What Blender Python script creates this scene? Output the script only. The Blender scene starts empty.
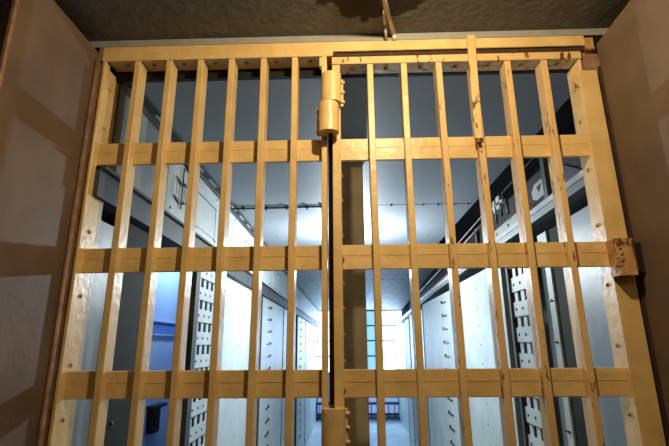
import bpy, bmesh, math, random
from mathutils import Vector, Matrix
random.seed(7)
S = bpy.context.scene
COL = S.collection

# ------------------------------------------------------------------ camera, world, lights, exposure
FPX = 446.4
_p, _y, _r = math.radians(15.22), math.radians(1.49), math.radians(-.466)
_f = Vector((-math.sin(_y)*math.cos(_p), math.cos(_y)*math.cos(_p), math.sin(_p)))
_rt = Vector((math.cos(_y), math.sin(_y), 0)); _up = _rt.cross(_f)
_rt, _up = _rt*math.cos(_r)+_up*math.sin(_r), -_rt*math.sin(_r)+_up*math.cos(_r)
cam = bpy.data.cameras.new('camera'); co = bpy.data.objects.new('camera', cam); COL.objects.link(co)
m = Matrix((( _rt.x, _up.x, -_f.x, 0), (_rt.y, _up.y, -_f.y, -1.5), (_rt.z, _up.z, -_f.z, 1.55), (0, 0, 0, 1)))
co.matrix_world = m
cam.sensor_width = 36; cam.lens = FPX/669*36; cam.clip_start = .02
S.camera = co

w = bpy.data.worlds.new('world'); S.world = w; w.use_nodes = True
w.node_tree.nodes['Background'].inputs[0].default_value = (.5, .6, .8, 1)
w.node_tree.nodes['Background'].inputs[1].default_value = .02

def point(name, loc, power, color, radius):
    l = bpy.data.lights.new(name, 'POINT'); l.energy = power; l.color = color; l.shadow_soft_size = radius
    o = bpy.data.objects.new(name, l); o.location = loc; COL.objects.link(o); return o
def area(name, loc, rot, sx, sy, power, color):
    l = bpy.data.lights.new(name, 'AREA'); l.shape = 'RECTANGLE'; l.size = sx; l.size_y = sy
    l.energy = power; l.color = color
    o = bpy.data.objects.new(name, l); o.location = loc; o.rotation_euler = rot; COL.objects.link(o); return o
WARM = (1, .80, .47)
point('entry_lamp_light', (.20, -.75, 2.69), 46, WARM, .015)
point('fill_lamp_light', (.35, -2.1, 2.68), 14, (1, .70, .36), .05)  # unseen fill light added behind the camera to lift the lower gate
point('corridor_lamp_light', (.045, 2.60, 2.27), 128, (.82, .94, 1), .03)
area('window_light', (.3, 12.85, 1.7), (math.radians(-90), 0, 0), 2.2, 1.5, 105, (.36, .60, 1))
area('cell_fill_light', (-1.33, 2.35, 2.50), (0, math.radians(20), 0), .1, .9, 16, (.66, .82, 1))  # added inside the cell to brighten the blue door

S.view_settings.view_transform = 'Standard'; S.view_settings.look = 'None'
S.view_settings.gamma = 1; S.view_settings.use_curve_mapping = False
S.view_settings.exposure = 0.0

# ------------------------------------------------------------------ materials
def mat(name, c, rough=.5, metal=0, c2=None, scale=6, chip=None, chip_amt=.62, chip_scale=9, bump=.0, bump_scale=40, emit=None, strength=0, stretch=None, spec=.5):
    M = bpy.data.materials.new(name); M.use_nodes = True
    nt = M.node_tree; N = nt.nodes; L = nt.links; b = N['Principled BSDF']
    b.inputs['Roughness'].default_value = rough; b.inputs['Metallic'].default_value = metal
    b.inputs['Specular IOR Level'].default_value = spec
    tc = N.new('ShaderNodeTexCoord'); src = tc.outputs['Object']
    if stretch:
        mp = N.new('ShaderNodeMapping'); mp.inputs['Scale'].default_value = stretch
        L.new(src, mp.inputs[0]); src = mp.outputs[0]
    n = N.new('ShaderNodeTexNoise'); n.inputs['Scale'].default_value = scale; n.inputs['Detail'].default_value = 5
    L.new(src, n.inputs['Vector'])
    r = N.new('ShaderNodeValToRGB'); r.color_ramp.elements[0].position = .33; r.color_ramp.elements[1].position = .68
    c2 = c2 or tuple(x*.8 for x in c)
    r.color_ramp.elements[0].color = (*c2, 1); r.color_ramp.elements[1].color = (*c, 1)
    L.new(n.outputs['Fac'], r.inputs[0]); out = r.outputs[0]
    if chip:
        n2 = N.new('ShaderNodeTexNoise'); n2.inputs['Scale'].default_value = chip_scale; n2.inputs['Detail'].default_value = 8
        n2.inputs['Roughness'].default_value = .65
        L.new(src, n2.inputs['Vector'])
        r2 = N.new('ShaderNodeValToRGB'); r2.color_ramp.elements[0].position = chip_amt; r2.color_ramp.elements[1].position = chip_amt+.03
        L.new(n2.outputs['Fac'], r2.inputs[0])
        mx = N.new('ShaderNodeMix'); mx.data_type = 'RGBA'; mx.inputs['B'].default_value = (*chip, 1)
        L.new(r2.outputs[0], mx.inputs['Factor']); L.new(out, mx.inputs['A']); out = mx.outputs['Result']
    L.new(out, b.inputs['Base Color'])
    if bump:
        n3 = N.new('ShaderNodeTexNoise'); n3.inputs['Scale'].default_value = bump_scale; n3.inputs['Detail'].default_value = 4
        L.new(src, n3.inputs['Vector'])
        bp = N.new('ShaderNodeBump'); bp.inputs['Strength'].default_value = bump; bp.inputs['Distance'].default_value = .01
        L.new(n3.outputs['Fac'], bp.inputs['Height']); L.new(bp.outputs[0], b.inputs['Normal'])
    if emit:
        b.inputs['Emission Color'].default_value = (*emit, 1); b.inputs['Emission Strength'].default_value = strength
    return M

YEL = mat('buff_gloss_paint', (.76, .53, .24), .38, c2=(.64, .42, .17), scale=11, chip=(.13, .055, .02), chip_amt=.70, chip_scale=16, bump=.25, bump_scale=30)
YELR = mat('buff_paint_chipped', (.76, .51, .23), .40, c2=(.66, .42, .18), scale=12, chip=(.12, .05, .02), chip_amt=.585, chip_scale=34, bump=.35, bump_scale=30, stretch=(1, 1, .3))
RUST = mat('rusty_buff_paint', (.58, .33, .13), .6, c2=(.40, .19, .07), scale=22, chip=(.12, .04, .02), chip_amt=.54, chip_scale=26, bump=.5)
DRUST = mat('dark_rust', (.06, .025, .012), .85, c2=(.03, .012, .008), scale=30, bump=.4)
RIV = mat('buff_rivet', (.50, .28, .12), .45, c2=(.3, .14, .05), scale=60)
BROWN = mat('brown_steel_paint', (.150, .096, .060), .68, c2=(.095, .060, .040), scale=5, chip=(.21, .125, .085), chip_amt=.66, chip_scale=4, bump=.12, bump_scale=60)
BEDGE = mat('worn_pinkish_edge', (.34, .21, .14), .5, c2=(.20, .10, .06), scale=30)
COLM = mat('tan_column_paint', (.33, .26, .18), .75, c2=(.24, .19, .13), scale=9, chip=(.08, .05, .03), chip_amt=.66, chip_scale=14, bump=.2)
WHITE = mat('white_enamel', (.50, .54, .53), .5, c2=(.40, .45, .46), scale=4, bump=.06)
WHITE2 = mat('smudged_white_enamel', (.46, .51, .49), .40, c2=(.36, .41, .40), scale=5, chip=(.32, .36, .34), chip_amt=.67, chip_scale=5, bump=.06)
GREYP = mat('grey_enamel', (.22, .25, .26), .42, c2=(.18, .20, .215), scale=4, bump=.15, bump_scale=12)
BEAM = mat('dark_grey_steel', (.060, .066, .068), .6, c2=(.04, .045, .047), scale=8, spec=.25)
OLIVE = mat('dark_olive_steel', (.016, .018, .012), .75, c2=(.011, .013, .009), scale=7, spec=.2)
BLACK = mat('black_iron', (.012, .012, .013), .5)
HOLE = mat('dark_rivet_shade', (.05, .055, .06), .5)
BLUE = mat('blue_enamel', (.32, .48, .82), .4, c2=(.27, .43, .76), scale=3)
BLUE2 = mat('dark_blue_enamel', (.09, .21, .60), .4)
CEIL = mat('corridor_ceiling_enamel', (.24, .26, .29), .6, c2=(.215, .235, .265), scale=3, spec=.25)
CONC = mat('corridor_floor_paint', (.62, .74, .76), .18, c2=(.48, .60, .63), scale=4)
CELL = mat('cell_plaster', (.22, .25, .28), .8)
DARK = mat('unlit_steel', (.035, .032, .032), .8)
STRIP = mat('pale_plaster', (.30, .29, .28), .8, c2=(.26, .25, .24), scale=14, bump=.2)
PIPE = mat('pipe_paint', (.74, .64, .54), .5, c2=(.62, .50, .40), scale=20)
REDP = mat('faded_red_paint', (.42, .16, .15), .5, c2=(.28, .09, .08), scale=14)
TANM = mat('brownish_pipe', (.20, .12, .10), .5)
BEIGE = mat('beige_enamel', (.36, .34, .30), .45, c2=(.26, .24, .21), scale=10)
RAILW = mat('white_rail_paint', (.62, .64, .66), .3)
NAVY = mat('navy_iron', (.03, .05, .09), .5)
LILAC = mat('lilac_wall_paint', (.30, .38, .55), .7)
BULB = mat('lit_bulb', (1, .9, .7), .5, emit=(1, .8, .5), strength=6)
BULBC = mat('lit_cool_bulb', (1, 1, 1), .5, emit=(.85, .95, 1), strength=8)
PANE = mat('bright_pane', (.6, .8, 1), .3, emit=(.74, .92, 1), strength=6.5)
LOWGLOW = mat('lilac_glow', (.3, .4, .6), .4, emit=(.20, .32, .62), strength=.9)  # emission added to brighten the area below the window
PANE2 = mat('bluish_pane', (.3, .5, .6), .3, emit=(.30, .62, .80), strength=.9)

# entry ceiling: rough dark concrete with an irregular damp stain
def ceiling_mat():
    M = bpy.data.materials.new('rough_entry_ceiling'); M.use_nodes = True
    nt = M.node_tree; N = nt.nodes; L = nt.links; b = N['Principled BSDF']; b.inputs['Roughness'].default_value = .85
    tc = N.new('ShaderNodeTexCoord')
    n = N.new('ShaderNodeTexNoise'); n.inputs['Scale'].default_value = 25; n.inputs['Detail'].default_value = 6
    L.new(tc.outputs['Object'], n.inputs['Vector'])
    r = N.new('ShaderNodeValToRGB'); r.color_ramp.elements[0].position = .3; r.color_ramp.elements[1].position = .7
    r.color_ramp.elements[0].color = (.150, .155, .155, 1); r.color_ramp.elements[1].color = (.205, .210, .210, 1)
    L.new(n.outputs['Fac'], r.inputs[0])
    # stain: distorted ellipse around (.10, -.19)
    n2 = N.new('ShaderNodeTexNoise'); n2.inputs['Scale'].default_value = 14; n2.inputs['Detail'].default_value = 5
    L.new(tc.outputs['Object'], n2.inputs['Vector'])
    sub = N.new('ShaderNodeVectorMath'); sub.operation = 'SUBTRACT'; sub.inputs[1].default_value = (.5, .5, .5)
    L.new(n2.outputs['Color'], sub.inputs[0])
    sc = N.new('ShaderNodeVectorMath'); sc.operation = 'SCALE'; sc.inputs['Scale'].default_value = .16
    L.new(sub.outputs[0], sc.inputs[0])
    ad = N.new('ShaderNodeVectorMath'); ad.operation = 'ADD'
    L.new(tc.outputs['Object'], ad.inputs[0]); L.new(sc.outputs[0], ad.inputs[1])
    ce = N.new('ShaderNodeVectorMath'); ce.operation = 'SUBTRACT'; ce.inputs[1].default_value = (.11, -.195, 2.725)
    L.new(ad.outputs[0], ce.inputs[0])
    mp = N.new('ShaderNodeMapping'); mp.inputs['Scale'].default_value = (5.0, 9.5, 0); mp.inputs['Rotation'].default_value = (0, 0, math.radians(12))
    L.new(ce.outputs[0], mp.inputs[0])
    ln = N.new('ShaderNodeVectorMath'); ln.operation = 'LENGTH'; L.new(mp.outputs[0], ln.inputs[0])
    r3 = N.new('ShaderNodeValToRGB'); r3.color_ramp.elements[0].position = .92; r3.color_ramp.elements[1].position = 1.0
    L.new(ln.outputs['Value'], r3.inputs[0])
    mx = N.new('ShaderNodeMix'); mx.data_type = 'RGBA'; mx.inputs['A'].default_value = (.040, .032, .018, 1)
    L.new(r3.outputs[0], mx.inputs['Factor']); L.new(r.outputs[0], mx.inputs['B']); L.new(mx.outputs['Result'], b.inputs['Base Color'])
    n3 = N.new('ShaderNodeTexNoise'); n3.inputs['Scale'].default_value = 45; L.new(tc.outputs['Object'], n3.inputs['Vector'])
    bp = N.new('ShaderNodeBump'); bp.inputs['Strength'].default_value = .35; bp.inputs['Distance'].default_value = .006
    L.new(n3.outputs['Fac'], bp.inputs['Height']); L.new(bp.outputs[0], b.inputs['Normal'])
    return M
ECEIL = ceiling_mat()

# ------------------------------------------------------------------ mesh helpers
class MB:
    def __init__(s): s.v = []; s.f = []; s.mi = []; s.sm = []
    def add(s, vs, fs, mi=0, sm=False):
        o = len(s.v); s.v += [tuple(v) for v in vs]
        for f in fs: s.f.append(tuple(i+o for i in f)); s.mi.append(mi); s.sm.append(sm)
        return s
    def box(s, x0, x1, y0, y1, z0, z1, mi=0, ch=0):
        if ch > 0:   # bevelled box: octagonal section along the longest axis
            d = (x1-x0, y1-y0, z1-z0); a = d.index(max(d)); lo = (x0, y0, z0); hi = (x1, y1, z1)
            b, c = [(1, 2), (2, 0), (0, 1)][a]
            pr = [(lo[b]+ch, lo[c]), (hi[b]-ch, lo[c]), (hi[b], lo[c]+ch), (hi[b], hi[c]-ch), (hi[b]-ch, hi[c]), (lo[b]+ch, hi[c]), (lo[b], hi[c]-ch), (lo[b], lo[c]+ch)]
            vs = []
            for e in (lo[a], hi[a]):
                for q in pr:
                    v = [0, 0, 0]; v[a] = e; v[b] = q[0]; v[c] = q[1]; vs.append(v)
            fs = [(i, (i+1) % 8, 8+(i+1) % 8, 8+i) for i in range(8)]+[tuple(range(7, -1, -1)), tuple(range(8, 16))]
            return s.add(vs, fs, mi)
        vs = [(x, y, z) for z in (z0, z1) for y in (y0, y1) for x in (x0, x1)]
        return s.add(vs, [(0, 2, 3, 1), (4, 5, 7, 6), (0, 1, 5, 4), (2, 6, 7, 3), (0, 4, 6, 2), (1, 3, 7, 5)], mi)
    def quad8(s, bot, top, mi=0):  # prism from 4 bottom xy corners, z0,z1 given in tuples
        n = len(bot)
        return s.add(list(bot)+list(top), [tuple(range(n-1, -1, -1)), tuple(range(n, 2*n))]+[(i, (i+1) % n, n+(i+1) % n, n+i) for i in range(n)], mi)
    def tube(s, a, b, r, n=12, mi=0, r2=None):
        a = Vector(a); b = Vector(b); d = (b-a).normalized(); r2 = r if r2 is None else r2
        t = Vector((0, 0, 1)) if abs(d.z) < .9 else Vector((1, 0, 0)); u = d.cross(t).normalized(); v = d.cross(u)
        vs = [a+u*math.cos(2*math.pi*i/n)*r+v*math.sin(2*math.pi*i/n)*r for i in range(n)]
        vs += [b+u*math.cos(2*math.pi*i/n)*r2+v*math.sin(2*math.pi*i/n)*r2 for i in range(n)]
        s.add(vs, [(i, (i+1) % n, n+(i+1) % n, n+i) for i in range(n)], mi, True)
        return s.add([], [], mi).caps(len(s.v)-2*n, n, mi)
    def caps(s, o, n, mi):
        s.f += [tuple(o+i for i in range(n-1, -1, -1)), tuple(o+n+i for i in range(n))]; s.mi += [mi, mi]; s.sm += [False, False]; return s
    def rivet(s, c, axis, r, mi=1, h=.6):   # dome on a surface, axis = outward normal
        c = Vector(c); d = Vector(axis).normalized()
        t = Vector((0, 0, 1)) if abs(d.z) < .9 else Vector((1, 0, 0)); u = d.cross(t).normalized(); v = d.cross(u)
        n = 8; vs = []
        for (rr, hh) in ((1, 0), (.8, .62), (.4, .92)):
            for i in range(n): a = 2*math.pi*i/n; vs.append(c+(u*math.cos(a)+v*math.sin(a))*r*rr+d*r*h*hh)
        vs.append(c+d*r*h)
        fs = [(k*n+i, k*n+(i+1) % n, (k+1)*n+(i+1) % n, (k+1)*n+i) for k in range(2) for i in range(n)]
        fs += [(2*n+i, 2*n+(i+1) % n, 3*n) for i in range(n)]
        return s.add(vs, fs, mi, True)
    def build(s, name, mats, parent=None):
        me = bpy.data.meshes.new(name); me.from_pydata([tuple(v) for v in s.v], [], s.f)
        for M in (mats if isinstance(mats, (list, tuple)) else [mats]): me.materials.append(M)
        me.polygons.foreach_set('material_index', s.mi); me.polygons.foreach_set('use_smooth', s.sm); me.update()
        bm = bmesh.new(); bm.from_mesh(me); bmesh.ops.recalc_face_normals(bm, faces=bm.faces); bm.to_mesh(me); bm.free()
        o = bpy.data.objects.new(name, me); COL.objects.link(o)
        if parent: o.parent = parent; o.matrix_parent_inverse = parent_inv(parent)
        return o
def parent_inv(p): return Matrix.Translation(-p.location) @ Matrix.Identity(4) if p.rotation_euler.z == 0 else p.matrix_world.inverted()
def tag(o, label=None, cat=None, group=None, kind=None):
    if label: o['label'] = label
    if cat: o['category'] = cat
    if group: o['group'] = group
    if kind: o['kind'] = kind
    return o
def thing(name, label, cat, loc=(0, 0, 0), group=None):
    o = bpy.data.objects.new(name, None); COL.objects.link(o); o.location = loc; o.empty_display_size = .1
    return tag(o, label, cat, group)
def struct(name, mb, mats, parent=None):
    o = mb.build(name, mats, parent)
    if not parent: o['kind'] = 'structure'
    return o
def tree_copy(o, parent=None):
    c = o.copy(); COL.objects.link(c)
    if parent: c.parent = parent
    for ch in o.children: tree_copy(ch, c)
    return c

FZ = -.62                       # floor level
END = 13.0
def XR(y): return .955+.030*y+(.027*(y-4) if y > 4 else 0)  # the right side drifts outward with depth
# ------------------------------------------------------------------ setting
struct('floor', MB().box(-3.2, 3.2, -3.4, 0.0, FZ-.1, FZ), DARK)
struct('floor', MB().box(-3.2, 3.2, 0.0, END+.3, FZ-.1, FZ), CONC)
struct('ceiling', MB().box(-3.2, 3.2, -3.4, .10, 2.725, 2.85), ECEIL)
# plated corridor ceiling with bolt rows
cb = MB()
struct('shade_trim', MB().box(-1.0, 1.0, .079, .099, 2.596, 2.69), OLIVE)  # dark strip added over the lit ceiling edge, standing in for shade
cb.quad8([(-.93, .10, 2.6), (1.0, .10, 2.6), (1.0, 3.2, 2.6), (1.28, 5.0, 2.6), (1.75, 13.1, 2.6), (-.93, 13.1, 2.6)],
         [(-.93, .10, 2.66), (1.0, .10, 2.66), (1.0, 3.2, 2.66), (1.28, 5.0, 2.66), (1.75, 13.1, 2.66), (-.93, 13.1, 2.66)])
for x in [ -.04, .10, .235, .355, .48, .60, .72, .84, .95]: cb.rivet((x, 1.84, 2.6), (0, 0, -1), .012, 1, 1.0)
for k in range(10): cb.rivet((-.70+.17*k, 2.87, 2.6), (0, 0, -1), .008, 1)
for yy in [4.4+.55*i for i in range(15)]:
    for k in range(13):
        cb.rivet((-.75+.17*k, yy, 2.6), (0, 0, -1), .014, 1)
for yy in (1.84, 3.9, 6.0, 8.0): cb.box(-.9, .98, yy-.002, yy+.002, 2.598, 2.60, 1)
struct('ceiling', cb, [CEIL, HOLE])
# wall above and around the gate opening
struct('wall_front', MB().box(-3.2, 3.2, .10, .16, 2.70, 2.85).box(-3.2, 3.2, .0, .10, 2.695, 2.724), STRIP)
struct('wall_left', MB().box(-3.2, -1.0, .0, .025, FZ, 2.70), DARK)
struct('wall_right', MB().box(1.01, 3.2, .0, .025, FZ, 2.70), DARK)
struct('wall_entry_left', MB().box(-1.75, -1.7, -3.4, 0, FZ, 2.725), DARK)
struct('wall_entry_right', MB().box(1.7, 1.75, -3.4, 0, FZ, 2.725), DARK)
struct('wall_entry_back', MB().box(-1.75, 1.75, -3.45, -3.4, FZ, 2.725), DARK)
struct('wall_cell_left', MB().box(-2.7, -2.65, .03, 13.1, FZ, 2.66), CELL)
struct('wall_cell_right', MB().box(2.7, 2.75, .03, 13.1, FZ, 2.85), CELL)
struct('wall_back', MB().box(-2.7, 2.7, 13.1, 13.2, FZ, -.5).box(-2.7, 2.7, 13.1, 13.2, 2.60, 2.85).box(-2.7, -.95, 13.1, 13.2, -.5, 2.6).box(1.75, 2.7, 13.1, 13.2, -.5, 2.6), LILAC)
struct('ceiling', MB().box(-2.7, -.93, .03, 13.1, 2.61, 2.66), DARK)
struct('ceiling', MB().box(1.0, 2.7, .03, 13.1, 2.80, 2.85), DARK)
# the far window
wf = MB()
xs = [-.95, -.40, .10, .60, .93, 1.75]; zs = [-.48, .70, 1.195, 1.658, 2.117, 2.585]
for x in xs: wf.box(x-.018, x+.018, 13.02, 13.07, -.5, 2.60)
for z in zs: wf.box(-.95, 1.75, 13.02, 13.07, z-.02, z+.02)
win = struct('window_1', wf, NAVY)
for i in range(5):
    MB().box(xs[i], xs[i+1], 13.08, 13.09, .70, 2.60).build('pane', PANE2 if i == 3 else PANE, win)
o = MB().box(-.95, 1.75, 13.08, 13.09, -.5, .70).build('glow_panel', LOWGLOW, win); o['label'] = 'lilac panel below the window with added glow'

# steel doors folded back at both sides of the opening
d1 = MB(); d1.box(-1.0, -.96, -.425, -.005, FZ+.02, 2.662)
d1 = struct('door_1', d1, BROWN); d1['label'] = 'brown steel plate door panel left of the barred gate'
e = MB().box(-.964, -.955, -.437, -.425, FZ+.02, 2.655).build('edge_strip', BEDGE, d1); e['label'] = 'worn pinkish edge strip'
e = MB().tube((-.952, -.022, FZ+.02), (-.952, -.022, 2.62), .008).build('hinge_rod', BEDGE, d1)
d2 = MB(); d2.quad8([(.965, -.008, FZ+.02), (1.005, -.008, FZ+.02), (.975, -.95, FZ+.02), (.925, -.95, FZ+.02)], [(.965, -.008, 2.645), (1.005, -.008, 2.645), (.975, -.95, 2.645), (.925, -.95, 2.645)])
d2 = struct('door_2', d2, BROWN); d2['label'] = 'brown steel plate door panel right of the barred gate'
MB().box(.957, .964, -.012, -.002, FZ+.02, 2.55).build('edge_strip', DRUST, d2)
MB().box(.948, .9625, -.045, -.020, 1.765, 1.865).box(.946, .9485, -.038, -.028, 1.772, 1.858, 1).build('bolt_keeper', [BLACK, YEL], d2)

# ------------------------------------------------------------------ barred gate: fixed half
HB = [2.205, 1.799, 1.384, .980, .580, .175]; HH = .087
def cross_bar(x0, x1, z, parent, M=YEL):
    b = MB().box(x0, x1, .030, .043, z, z+HH, 0, .002)
    b.box(x0, x1, .0288, .030, z+HH*.56, z+HH*.60)
    o = b.build('cross_bar', M, parent); return o
def vbar(xc, top, parent, M=YEL, lean=0.0):
    b = MB(); w_ = .0115; c = .002
    x0, x1 = xc-w_, xc+w_
    pr = [(x0+c, 0), (x1-c, 0), (x1, c), (x1, .058), (x1-c, .06), (x0+c, .06), (x0, .058), (x0, c)]
    n = 14; rings = []
    rnd = random.Random(int(xc*1000))
    for k in range(n):
        z = FZ+.06+(top-FZ-.06)*k/(n-1); dx = lean*math.sin(math.pi*k/(n-1))+rnd.uniform(-.0012, .0012)
        rings.append([(px+dx, py, z) for px, py in pr])
    vs = [v for r_ in rings for v in r_]
    fs = [(k*8+i, k*8+(i+1) % 8, (k+1)*8+(i+1) % 8, (k+1)*8+i) for k in range(n-1) for i in range(8)]+[tuple(range(7, -1, -1)), tuple((n-1)*8+i for i in range(8))]
    b.add(vs, fs)
    return b.build('vertical_bar', M, parent)
g = thing('barred_grille', 'fixed left half of the buff painted barred gate with its long head bar', 'gate', (-.5, .03, FZ))
hb = MB().box(-.942, -.040, -.004, .006, 2.628, 2.692, 0, .002).box(-.040, .925, -.004, .006, 2.648, 2.692, 0, .002).box(-.942, .925, .006, .078, 2.634, 2.642)
hb.box(-.942, .925, .0, .0755, 2.642, 2.683)
for x in [-.86, -.755, -.635, -.51, -.385, -.265, -.13]: hb.rivet((x, .035, 2.634), (0, 0, -1), .009, 1, 1.1)
hb.build('head_bar', [YEL, RIV], g)
MB().box(-.039, .925, .0, .0055, 2.626, 2.6475).build('rusty_lip', DRUST, g)
MB().box(-.958, -.942, -.010, .03, 2.628, 2.690).build('corner_cap', BEDGE, g)
MB().box(-1.02, -.942, .004, .03, FZ, 2.634).build('side_jamb', BEDGE, g)
MB().box(.925, .955, -.010, .03, 2.622, 2.676).build('corner_cap', RUST, g)
st = MB().box(-.942, -.930, -.002, .112, FZ, 2.634, 0, .002)
for z in (2.53, 2.36, 2.155, 1.95, 1.72, 1.49, 1.32, 1.10, .88, .66, .44): st.rivet((-.930, .045, z), (1, 0, 0), .008, 1, .9)
st.build('side_stile', [YEL, RIV], g)
for xc in (-.805, -.680, -.558, -.435, -.309, -.188): vbar(xc, 2.634, g)
for z in HB: cross_bar(-.931, -.07, z, g)
MB().box(-.931, -.065, .0, .06, FZ+.0, FZ+.06).build('bottom_bar', YEL, g)
MB().box(-.084, -.064, -.002, .062, FZ, 2.628, 0, .002).box(-.092, -.084, -.002, .02, 2.585, 2.625).build('centre_post', YEL, g)
MB().box(.908, 1.012, .012, .09, FZ, 2.634).build('lock_jamb', BEDGE, g)
MB().box(-.062, -.040, .045, .06, FZ, 2.62).build('closing_strip', DRUST, g)

# barred gate: hinged half
q = thing('barred_gate', 'hinged right half of the buff painted barred gate, rust chipped', 'gate', (.45, .03, FZ))
tr = MB().box(-.044, .905, -.002, .010, 2.592, 2.624, 0, .002).box(-.044, .905, .010, .07, 2.594, 2.600)
for x in [.03, .165, .30, .435, .56, .69, .825]: tr.rivet((x, .04, 2.594), (0, 0, -1), .009, 1, 1.1)
tr.build('top_rail', [YELR, RIV], q)
hs = MB().box(-.044, -.013, -.002, .062, FZ+.02, 2.588, 0, .002)
for z in [1.92-.085*k for k in range(16)]+[2.14, 2.05]: hs.rivet((-.013, .03+.008*math.sin(z*40), z), (1, 0, 0), .009, 1, .8)
hs.build('hinge_stile', [YEL, RIV], q)
for xc in (.103, .231, .366, .498, .626, .764): vbar(xc, 2.59, q, YELR if xc > .3 else YEL)
for z in HB: cross_bar(-.013, .898, z, q)
MB().box(-.013, .89, .0, .06, FZ+.02, FZ+.07).build('bottom_bar', YEL, q)
ls = MB().box(.893, .904, .0, .095, FZ+.02, 2.588, 0, .002)
for z in (2.49, 2.355, 2.16, 1.95, 1.74, 1.54, 1.33, 1.12, .9, .7, .5): ls.rivet((.893, .055, z), (-1, 0, 0), .008, 1, .9)
ls.build('lock_stile', [YEL, RIV], q)
MB().box(.880, .950, -.008, .0, FZ+.02, 2.535, 0, .001).build('stile_plate', YEL, q)
MB().box(.868, .893, .02, .026, 2.50, 2.55).add([(.868, .012, 2.50), (.893, .012, 2.47), (.893, .012, 2.545), (.874, .012, 2.515)], [(0, 1, 2, 3)]).build('bent_tab', YEL, q)
lb = MB().box(.872, .930, -.062, -.008, 1.756, 1.876, 0, .003)
lb.rivet((.885, -.062, 1.84), (0, -1, 0), .004, 1); lb.rivet((.885, -.062, 1.80), (0, -1, 0), .004, 1); lb.rivet((.885, -.062, 1.82), (0, -1, 0), .003, 1)
o = lb.build('lock_box', [RUST, DRUST], q); o['label'] = 'rusty lock box'
# barrel hinges: upper knuckle on the leaf, lower knuckle on the fixed grille
def knuckle(name, parent, xc, z0, z1, side, tilt=.0):
    b = MB(); n = 24; r = .037; yc = -.036
    vs = []
    for z, tl in ((z0, tilt), (z1, 0)):
        for i in range(n):
            a = 2*math.pi*i/n; vs.append((xc+r*math.cos(a), yc+r*.9*math.sin(a), z+tl*(.5-.5*math.sin(a-math.pi*.5))*.0+tl*math.cos(a)))
    b.add(vs, [(i, (i+1) % n, n+(i+1) % n, n+i) for i in range(n)], 0, True)
    b.add(vs[:n], [tuple(range(n-1, -1, -1))]); b.add(vs[n:], [tuple(range(n))])
    x0, x1 = (xc, xc+side*.044)
    b.box(min(x0, x1), max(x0, x1), -.012, -.003, z0+.003, z1-.003)
    for k in range(3): b.rivet((xc+side*.042, -.012, z0+.018+k*(z1-z0-.036)/2), (side*1.2, -1, 0), .0075, 0, 1.3)
    return b.build(name, YEL, parent)
knuckle('hinge_knuckle', q, -.046, 2.402, 2.520, 1, .0)
knuckle('hinge_knuckle', g, -.056, 2.285, 2.400, -1, .0)
knuckle('hinge_knuckle', q, -.046, 1.245, 1.362, 1)
knuckle('hinge_knuckle', g, -.056, 1.125, 1.243, -1)
knuckle('hinge_knuckle', q, -.046, .30, .418, 1)
knuckle('hinge_knuckle', g, -.056, .18, .298, -1)
MB().tube((-.05, -.026, 2.27), (-.05, -.026, 2.53), .008).build('hinge_pin', DRUST, g)
MB().tube((-.05, -.026, 1.11), (-.05, -.026, 1.37), .008).build('hinge_pin', DRUST, g)

s_ = thing('stop_bar', 'flat buff stop bar bolted upright over the head bar right of centre', 'metal bar', (.49, -.02, 2.47))
b = MB(); b.quad8([(.470, -.018, 2.262), (.497, -.018, 2.262), (.497, -.006, 2.262), (.470, -.006, 2.262)], [(.478, -.018, 2.695), (.507, -.018, 2.695), (.507, -.006, 2.695), (.478, -.006, 2.695)])
b.build('bar', YELR, s_)
MB().tube((.484, -.012, 2.262), (.484, -.012, 2.246), .006, 8).rivet((.484, -.012, 2.250), (0, 0, -1), .011, 0, 1).build('bolt', RUST, s_)

# conduits on the entry ceiling and the lamps
tag(MB().tube((.08, -.42, 2.714), (.199, -.012, 2.712), .0085).tube((.199, -.012, 2.712), (.200, -.006, 2.690), .0085).build('ceiling_conduit', PIPE), 'thicker pinkish conduit running over the dark ceiling to the head bar', 'conduit')
tag(MB().tube((.147, -.16, 2.719), (.160, -.06, 2.719), .005).tube((.160, -.06, 2.719), (.168, -.012, 2.690), .005).build('ceiling_conduit', PIPE), 'thin short pipe bent beside the thicker conduit', 'conduit')
def lamp(name, x, y, z, top, label, M, fix):
    t = thing(name, label, 'lamp', (x, y, top))
    MB().tube((x, y, top), (x, y, top-.02), .045, 16).build('ceiling_rose', fix, t)
    MB().tube((x, y, top-.02), (x, y, z+.055), .012, 10).build('lamp_holder', fix, t)
    b = MB(); n = 12; prof = [(.010, .055), (.022, .045), (.030, .04), (.026, .048)]
    b.tube((x, y, z+.055), (x, y, z+.040), .012, 12, 0, .026)
    b.build('bulb', M, t); return t
lamp('ceiling_lamp', .20, -.75, 2.66, 2.725, 'small bare bulb lamp on the entry ceiling before the gate', BULB, PIPE)
lamp('ceiling_lamp', .35, -2.1, 2.65, 2.725, 'small bulb added as fill at the back of the entry ceiling', BULB, PIPE)  # fixture made up to carry the fill light
lamp('ceiling_lamp', .045, 2.60, 2.27, 2.60, 'hanging bulb lamp in the corridor behind the column', BULBC, WHITE)

# ------------------------------------------------------------------ column
c = thing('steel_column', 'dull tan steel column standing just behind the gate centre', 'column', (.04, .85, FZ))
MB().box(-.032, .098, .80, .93, FZ, 2.545, 0, .006).build('shaft', COLM, c)
b = MB(); b.quad8([(-.032, .80, 2.545), (.098, .80, 2.545), (.098, .93, 2.545), (-.032, .93, 2.545)], [(-.06, .78, 2.598), (.125, .78, 2.598), (.125, .95, 2.598), (-.06, .95, 2.598)]); b.build('capital', COLM, c)
MB().box(-.06, .125, .78, .95, FZ, FZ+.02).build('base_plate', COLM, c)

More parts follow.
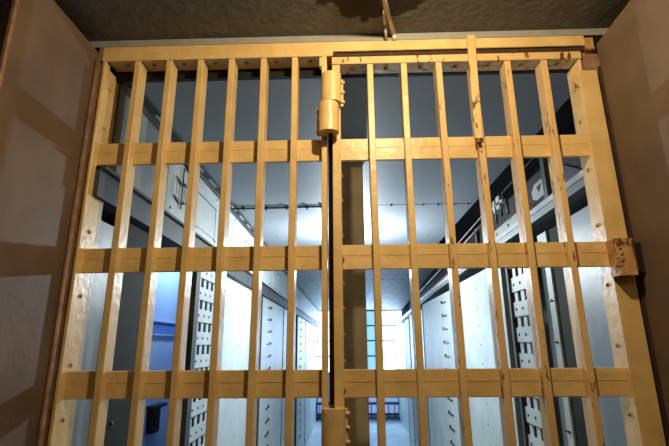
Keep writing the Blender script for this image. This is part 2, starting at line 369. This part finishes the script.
# ------------------------------------------------------------------ left side of the corridor
XL = -.90
ranges = [(.118, .60), (.605, 1.52), (1.525, 3.2), (3.205, 4.6), (4.605, 6.2), (6.205, 7.6), (7.605, 12.98)]
names = ['plain shaded cover panel above the cell front nearest the gate, left', 'white cover panel with black latch rods above the blue door', 'bright white cover panel above the first flat plated door, left',
         'cover panel above the second lattice door on the left', 'cover panel above the second flat plated door, left', 'cover panel above the third lattice door on the left', 'last cover panel on the left, next to the far window']
for (a, b_), nm in zip(ranges, names):
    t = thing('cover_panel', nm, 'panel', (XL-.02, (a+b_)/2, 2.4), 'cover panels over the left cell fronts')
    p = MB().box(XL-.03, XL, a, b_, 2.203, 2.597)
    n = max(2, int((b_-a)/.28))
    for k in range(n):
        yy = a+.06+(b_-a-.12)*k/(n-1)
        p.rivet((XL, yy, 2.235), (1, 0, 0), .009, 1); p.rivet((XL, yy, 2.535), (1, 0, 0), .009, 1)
    p.build('plate', [GREYP if a < .2 else WHITE, HOLE], t)  # panel nearest the gate is grey: its shade is put into the colour
    if a > .2:
        y0, y1 = (1.04, 1.44) if a < 1 else (a+(b_-a)*.50, b_-.12)
        MB().box(XL, XL+.006, y0, y1-.02, 2.245, 2.448).build('inset_plate', WHITE, t)
        MB().box(XL, XL+.004, y1-.012, y1, 2.235, 2.452).box(XL, XL+.008, y0, y1, 2.450, 2.455).build('slot', BLACK, t)
t = thing('latch_linkage', 'black iron latch rods on the white panel above the blue door', 'latch', (XL+.01, .77, 2.37))
MB().tube((XL+.009, .785, 2.262), (XL+.009, .79, 2.50), .004, 8).build('rod', BLACK, t)
for zc, yc in ((2.408, .775), (2.300, .755)):
    b = MB(); pts = [(yc-.08, zc+.012), (yc-.01, zc+.004), (yc+.03, zc+.014), (yc+.09, zc+.012), (yc+.02, zc-.014), (yc-.01, zc-.012)]
    b.quad8([(XL+.004, y, z) for y, z in pts], [(XL+.010, y, z) for y, z in pts]); b.build('bracket', BLACK, t)
MB().tube((XL+.012, .80, 2.408), (XL+.012, .865, 2.40), .004, 6).tube((XL+.012, .865, 2.40), (XL+.012, .865, 2.32), .004, 6).tube((XL+.012, .865, 2.32), (XL+.012, .80, 2.296), .004, 6).build('loop', BLACK, t)
MB().tube((XL+.012, .70, 2.42), (XL+.012, .70, 2.32), .0025, 6).build('link', BEIGE, t)
MB().box(XL, XL+.02, .80, .90, 2.520, 2.532).box(XL, XL+.02, .86, .875, 2.505, 2.53).build('hook', BLACK, t)

# angle iron in the ceiling corner
b = MB().box(XL+.002, XL+.045, .12, 12.98, 2.588, 2.5985).box(XL+.002, XL+.006, .11, 12.98, 2.555, 2.5985)
for k in range(44): b.box(XL+.015, XL+.03, .35+.28*k, .50+.28*k, 2.5865, 2.588, 1)
tag(b.build('corner_angle', [BEAM, WHITE]), 'long grey angle iron along the left ceiling corner of the corridor', 'angle iron')
b = MB().tube((-.89, 1.835, 2.585), (-.18, 1.835, 2.590), .007, 8)
for x in (-.80, -.62, -.46, -.30, -.18): b.box(x-.008, x+.008, 1.815, 1.85, 2.572, 2.598)
tag(b.build('ceiling_rod', BEAM), 'thin dark rod clipped across the corridor ceiling left of the column', 'rod')
# header beam
tag(MB().box(-1.05, XL-.012, .03, 12.98, 2.085, 2.199).box(-1.05, XL+.01, .03, 12.98, 2.189, 2.201).build('header_beam', BEAM), 'long dark steel header beam above the left cell fronts', 'beam')

# cell front pieces, left (plane x = -.97)
PX = -.965
tag(MB().box(PX-.03, PX, .04, .285, FZ, 2.03).build('end_panel', GREYP), 'pale grey glossy panel beside the left stile of the gate', 'panel')
b = MB().box(PX-.04, PX+.008, .29, .625, FZ, 2.084); b.rivet((PX+.008, .42, 1.25), (1, 0, 0), .012, 1).rivet((PX+.008, .36, 1.5), (1, 0, 0), .008, 1)
tag(b.build('door_post', [OLIVE, BLACK]), 'wide dark olive steel post between grey panel and blue door', 'post')
t = thing('blue_door', 'blue painted steel door seen through the left bars', 'door', (-1.61, 2.5, FZ))
b = MB().box(-1.64, -1.60, 1.90, 3.12, FZ, 2.58); b.box(-1.60, -1.595, 1.90, 3.12, 1.65, 1.745, 1); b.box(-1.60, -1.585, 1.90, 3.12, 1.745, 1.757)
b.box(-1.60, -1.585, 1.90, 3.12, 1.635, 1.647)
b.build('leaf', [BLUE, BLUE2], t)
MB().box(-1.60, -1.55, 2.28, 2.42, .88, 1.07).box(-1.60, -1.53, 2.25, 2.50, 1.065, 1.09).box(-1.55, -1.54, 2.31, 2.37, .94, 1.0).build('lock_case', BLACK, t)
struct('wall_cell_partition', MB().box(-2.65, -1.0, 3.13, 3.16, FZ, 2.6), DARK)
t = thing('fill_tube', 'slim tube added under the cell ceiling to light the blue door', 'lamp', (-1.25, 2.35, 2.6))  # unseen fixture invented for the cell's fill light
MB().box(-1.29, -1.21, 1.85, 2.85, 2.56, 2.608).build('housing', WHITE, t)
MB().tube((-1.25, 1.9, 2.545), (-1.25, 2.8, 2.545), .013, 10).build('tube', BULBC, t)

def lattice(label, x, y0, y1, face, group, edge, z0=FZ+.02, z1=2.07, pit=.143, phase=0.0):
    """riveted strap lattice door; face=+1 looks to +x"""
    t = thing('lattice_door', label, 'door', (x, (y0+y1)/2, FZ), group)
    ny = max(2, int(round((y1-y0)/(pit*.76)))); py = (y1-y0)/ny
    sw = py*.50
    ys = [y0+py*(k+.5) for k in range(ny)]
    k = 0; z = z1-.045
    vm = []
    for yy in ys:
        MB().box(x-.006 if face > 0 else x, x if face > 0 else x+.006, yy-sw/2, yy+sw/2, z0, z1).build('vertical_strap', WHITE, t)
    while z > z0+.05:
        b = MB(); xa, xb = (x, x+.007) if face > 0 else (x-.007, x)
        b.box(xa, xb, y0, y1, z-.041, z+.041)
        for yy in ys: b.rivet(((xb if face > 0 else xa), yy, z), (face, 0, 0), .009, 1)
        b.box(xa+face*.0012, xb+face*.0012, y0, y1, z-.0440, z-.0405, 1)
        b.build('horizontal_strap', [WHITE, BLACK], t); z -= pit
    MB().box(x-.02, x+.02, y0-edge, y0, z0, z1).box(x-.02, x+.02, y1, y1+.03, z0, z1).build('door_frame', BEAM, t)
    return t
GL = 'lattice doors along the left cell fronts'
lattice('white strap lattice door beside the blue door, left side', PX, 1.36, 1.79, 1, GL, .075)
def plated(label, x, y0, y1, face, group, M=WHITE):
    t = thing('plated_wall_panel', label, 'panel', (x, (y0+y1)/2, FZ), group)
    b = MB().box(min(x, x-face*.03), max(x, x-face*.03), y0, y1, FZ, 2.084)
    z = 2.0
    while z > FZ+.1:
        for dy in (.06, .11): b.rivet((x, y0+dy, z), (face, 0, 0), .007, 1)
        b.rivet((x, y1-.06, z), (face, 0, 0), .007, 1); b.rivet((x, (y0+y1)/2, z-.03), (face, 0, 0), .007, 1); z -= .143
    b.build('plate', [M, HOLE], t)
    MB().box(min(x, x+face*.014), max(x, x+face*.014), y1-.035, y1, FZ, 2.084).build('edge_strip', M, t)
    return t
def latch_plate(label, x, y0, y1, face, group, yl):
    t = thing('latched_door', label, 'door', (x, (y0+y1)/2, FZ), group)
    MB().box(x-.015, x+.015, y0+.34, y1, FZ, 2.084).build('plate', WHITE, t)
    MB().box(x-.02, x+.02, y0+.30, y0+.34, FZ, 2.084).box(x-.02, x+.02, y1-.04, y1+.0, FZ, 2.084).build('frame_edge', BEAM, t)
    MB().box(x-face*.05-.01, x-face*.05+.01, y0, y0+.30, FZ, 2.084).build('dark_reveal', BLACK, t)
    xa, xb = (x+.015, x+.030) if face > 0 else (x-.030, x-.015)
    for k in range(16):
        z = 1.98-.143*k
        MB().box(xa, xb, yl, yl+.20, z, z+.010).box(xa, xb, yl+.18, yl+.20, z, z+.03).build('latch', BLACK, t)
    return t
GLL = 'latched plate doors along the left cell fronts'
GLR = 'latched plate doors along the right cell fronts'
latch_plate('white door with a column of short black latches, nearer one on the left side', PX, 3.22, 5.30, 1, GLL, 3.95)
latch_plate('white door with a column of short black latches, farther one on the left side', PX, 6.9, 8.9, 1, GLL, 7.7)
GP = 'flat riveted panels along the left cell fronts'
plated('bright white riveted flat panel right of the left lattice door', PX+.01, 1.83, 3.20, 1, GP)
plated('white riveted flat panel between the two latched doors, left side', PX+.01, 5.32, 6.85, 1, GP)
plated('white riveted flat panel at the far left end by the window', PX+.01, 8.95, 12.95, 1, GP)

# ------------------------------------------------------------------ right side of the corridor
def seg(mb, y0, y1, dx0, dx1, z0, z1, mi=0):
    """box following the right side: x = XR(y)+dx"""
    cuts = [y0]+([4.0] if y0 < 4 < y1 else [])+[y1]
    for a, b in zip(cuts, cuts[1:]):
        p = [(XR(a)+dx0, a), (XR(a)+dx1, a), (XR(b)+dx1, b), (XR(b)+dx0, b)]
        mb.quad8([(u, v, z0) for u, v in p], [(u, v, z1) for u, v in p], mi)
    return mb
struct('wall_right_recess', seg(seg(MB(), .03, 13.0, .38, .42, 2.20, 2.80), .03, 13, -.0, .42, 2.790, 2.80), DARK)
t = thing('mechanism_rail', 'long white rail with grey lower face above the right cell fronts', 'rail', (1.0, 5, 2.2))
seg(MB(), .10, 12.98, -.005, .05, 2.195, 2.222).build('top_flange', RAILW, t)
seg(seg(MB(), .10, 12.98, .0, .02, 2.158, 2.195), .10, 12.98, .02, .38, 2.16, 2.17).build('web', GREYP, t)
b = MB()
seg(b, .95, 1.9, .05, .10, 2.222, 2.315)
for yy in (1.05, 1.3, 1.55, 1.8): b.rivet((XR(yy)+.05, yy, 2.28), (-1, 0, 0), .010, 1)
tag(b.build('lever_plate', [BEIGE, BLACK]), 'beige lever plate lying behind the white rail', 'plate')
b = MB(); yc, zc = .70, 2.312
oc = [(-.09, -.015), (-.08, .03), (-.03, .045), (.05, .042), (.09, .012), (.085, -.03), (.04, -.048), (-.06, -.044)]
b.quad8([(XR(yc)+.020, yc+y, zc+z) for y, z in oc], [(XR(yc)+.028, yc+y, zc+z) for y, z in oc])
tri = [(-.022, .016), (.022, .016), (.0, -.016)]
b.quad8([(XR(yc)+.016, yc+y, zc+z+.004) for y, z in tri], [(XR(yc)+.0205, yc+y, zc+z+.004) for y, z in tri], 1)
tag(b.build('notched_plate', [WHITE, BLACK]), 'eight sided white plate with a dark notch above the right rail', 'plate')
b = MB(); oc = [(.25, 2.235), (.42, 2.235), (.42, 2.335), (.36, 2.30)]
b.quad8([(XR(.3)+.02, y, z) for y, z in oc], [(XR(.3)+.05, y, z) for y, z in oc])
b.box(XR(.5)+.02, XR(.5)+.03, .50, .52, 2.23, 2.5).box(XR(.5)+.02, XR(.5)+.05, .60, .64, 2.222, 2.50)
tag(b.build('angled_bracket', BLACK), 'black angled iron bracket above the rail nearest the right stile', 'bracket')
seg_b = seg(MB(), .12, .60, .20, .21, 2.25, 2.70)
tag(seg_b.build('backing_plate', GREYP), 'grey backing plate behind the black angled bracket', 'plate')
b = MB().tube((XR(.5)+.02, .5, 2.50), (XR(3)+.0, 3.0, 2.43), .0035, 6)
tag(b.build('pull_wire', BEIGE), 'thin pale pull wire strung above the right rail', 'wire')
t = thing('rod_clamp', 'small white clamp with black bolts on the pull wire', 'clamp', (1.0, 1.25, 2.42))
MB().box(.965, .995, 1.20, 1.26, 2.37, 2.45).box(.96, 1.0, 1.28, 1.31, 2.36, 2.44).box(.965, 1.0, 1.15, 1.35, 2.395, 2.41).build('jaw', WHITE, t)
for yy, za, zb in ((1.23, 2.32, 2.48), (1.33, 2.30, 2.42), (1.12, 2.30, 2.40)): MB().tube((.985, yy, za), (.985, yy, zb), .008, 8).build('bolt', BLACK, t)
tag(MB().tube((XR(1.5)+.0, 1.4, 2.405), (XR(6)+.0, 6, 2.36), .010, 8).build('sliding_rod', TANM), 'brownish sliding rod running above the right rail', 'rod')
tag(MB().tube((XR(2.4)+.015, 2.4, 2.250), (XR(6.5)+.015, 6.5, 2.250), .017, 8).build('red_pipe', REDP), 'faded red pipe resting above the far part of the right rail', 'pipe')
for yy, lb_ in ((1.75, 'nearest of the black iron rod hangers, just past the beige plate'), (1.95, 'middle one of the black iron rod hangers'), (2.6, 'farthest of the black iron rod hangers')):
    tag(MB().box(XR(yy)+.014, XR(yy)+.04, yy, yy+.03, 2.223, 2.43).build('rod_hanger', BLACK), lb_, 'bracket', 'rod hangers over the right rail')

RX = 1.0
tag(seg(MB(), .10, .545, .045, .07, FZ, 2.10).build('end_panel', GREYP), 'pale grey glossy panel beside the right stile of the gate', 'panel')
tag(seg(MB(), .55, .735, .05, .08, FZ, 2.10).build('door_post', OLIVE), 'dark steel post right of the white strip with black hinges', 'post')
t = thing('hinge_strip', 'narrow white strip with small black hinges by the right lattice door', 'strip', (RX, .79, FZ))
seg(MB(), .738, .850, .040, .06, FZ, 2.10).build('strip', WHITE, t)
for k in range(8): seg(MB(), .76, .80, .030, .040, 1.95-.2*k, 1.956-.2*k).build('hinge', BLACK, t)
GR = 'lattice doors along the right cell fronts'
lattice('white strap lattice door on the right nearest the gate', RX-.005, .93, 1.22, -1, GR, .05)
tag(MB().box(RX+.02, RX+.04, 1.25, 1.375, FZ, 2.10).build('gap_plate', OLIVE), 'dark olive plate between right lattice door and white post', 'plate')
tag(MB().box(RX-.01, RX+.03, 1.378, 1.52, FZ, 2.10).build('white_post', WHITE), 'bright white narrow post left of the near right lattice door', 'post')
GQ = 'flat riveted panels along the right cell fronts'
plated('smudged white riveted flat panel on the right beside the white post', RX+.035, 1.54, 2.70, -1, GQ, WHITE2)
latch_plate('white door with a column of short black latches, nearer one on the right side', RX+.085, 2.76, 5.0, -1, GLR, 3.42)
plated('pale flat panel past the nearer latched door, right side', RX+.20, 5.05, 7.4, -1, GQ, WHITE2)
latch_plate('white door with a column of short black latches, farther one on the right side', RX+.36, 7.5, 9.3, -1, GLR, 8.3)
plated('last flat panel on the right reaching the far window', RX+.50, 9.4, 12.9, -1, GQ, WHITE2)

# railing before the far window
t = thing('railing', 'low navy iron railing across the corridor below the window', 'railing', (.3, 12.7, FZ))
MB().box(-.95, 1.65, 12.68, 12.72, -.18, -.11).build('top_rail', NAVY, t)
MB().box(-.95, 1.65, 12.68, 12.72, -.59, -.53).build('bottom_rail', NAVY, t)
for k in range(15): MB().tube((-.85+.17*k, 12.7, -.54), (-.85+.17*k, 12.7, -.17), .014, 6).build('baluster', NAVY, t)
for x in (-.93, 1.62): MB().box(x-.02, x+.02, 12.68, 12.72, FZ, -.10).build('post', NAVY, t)
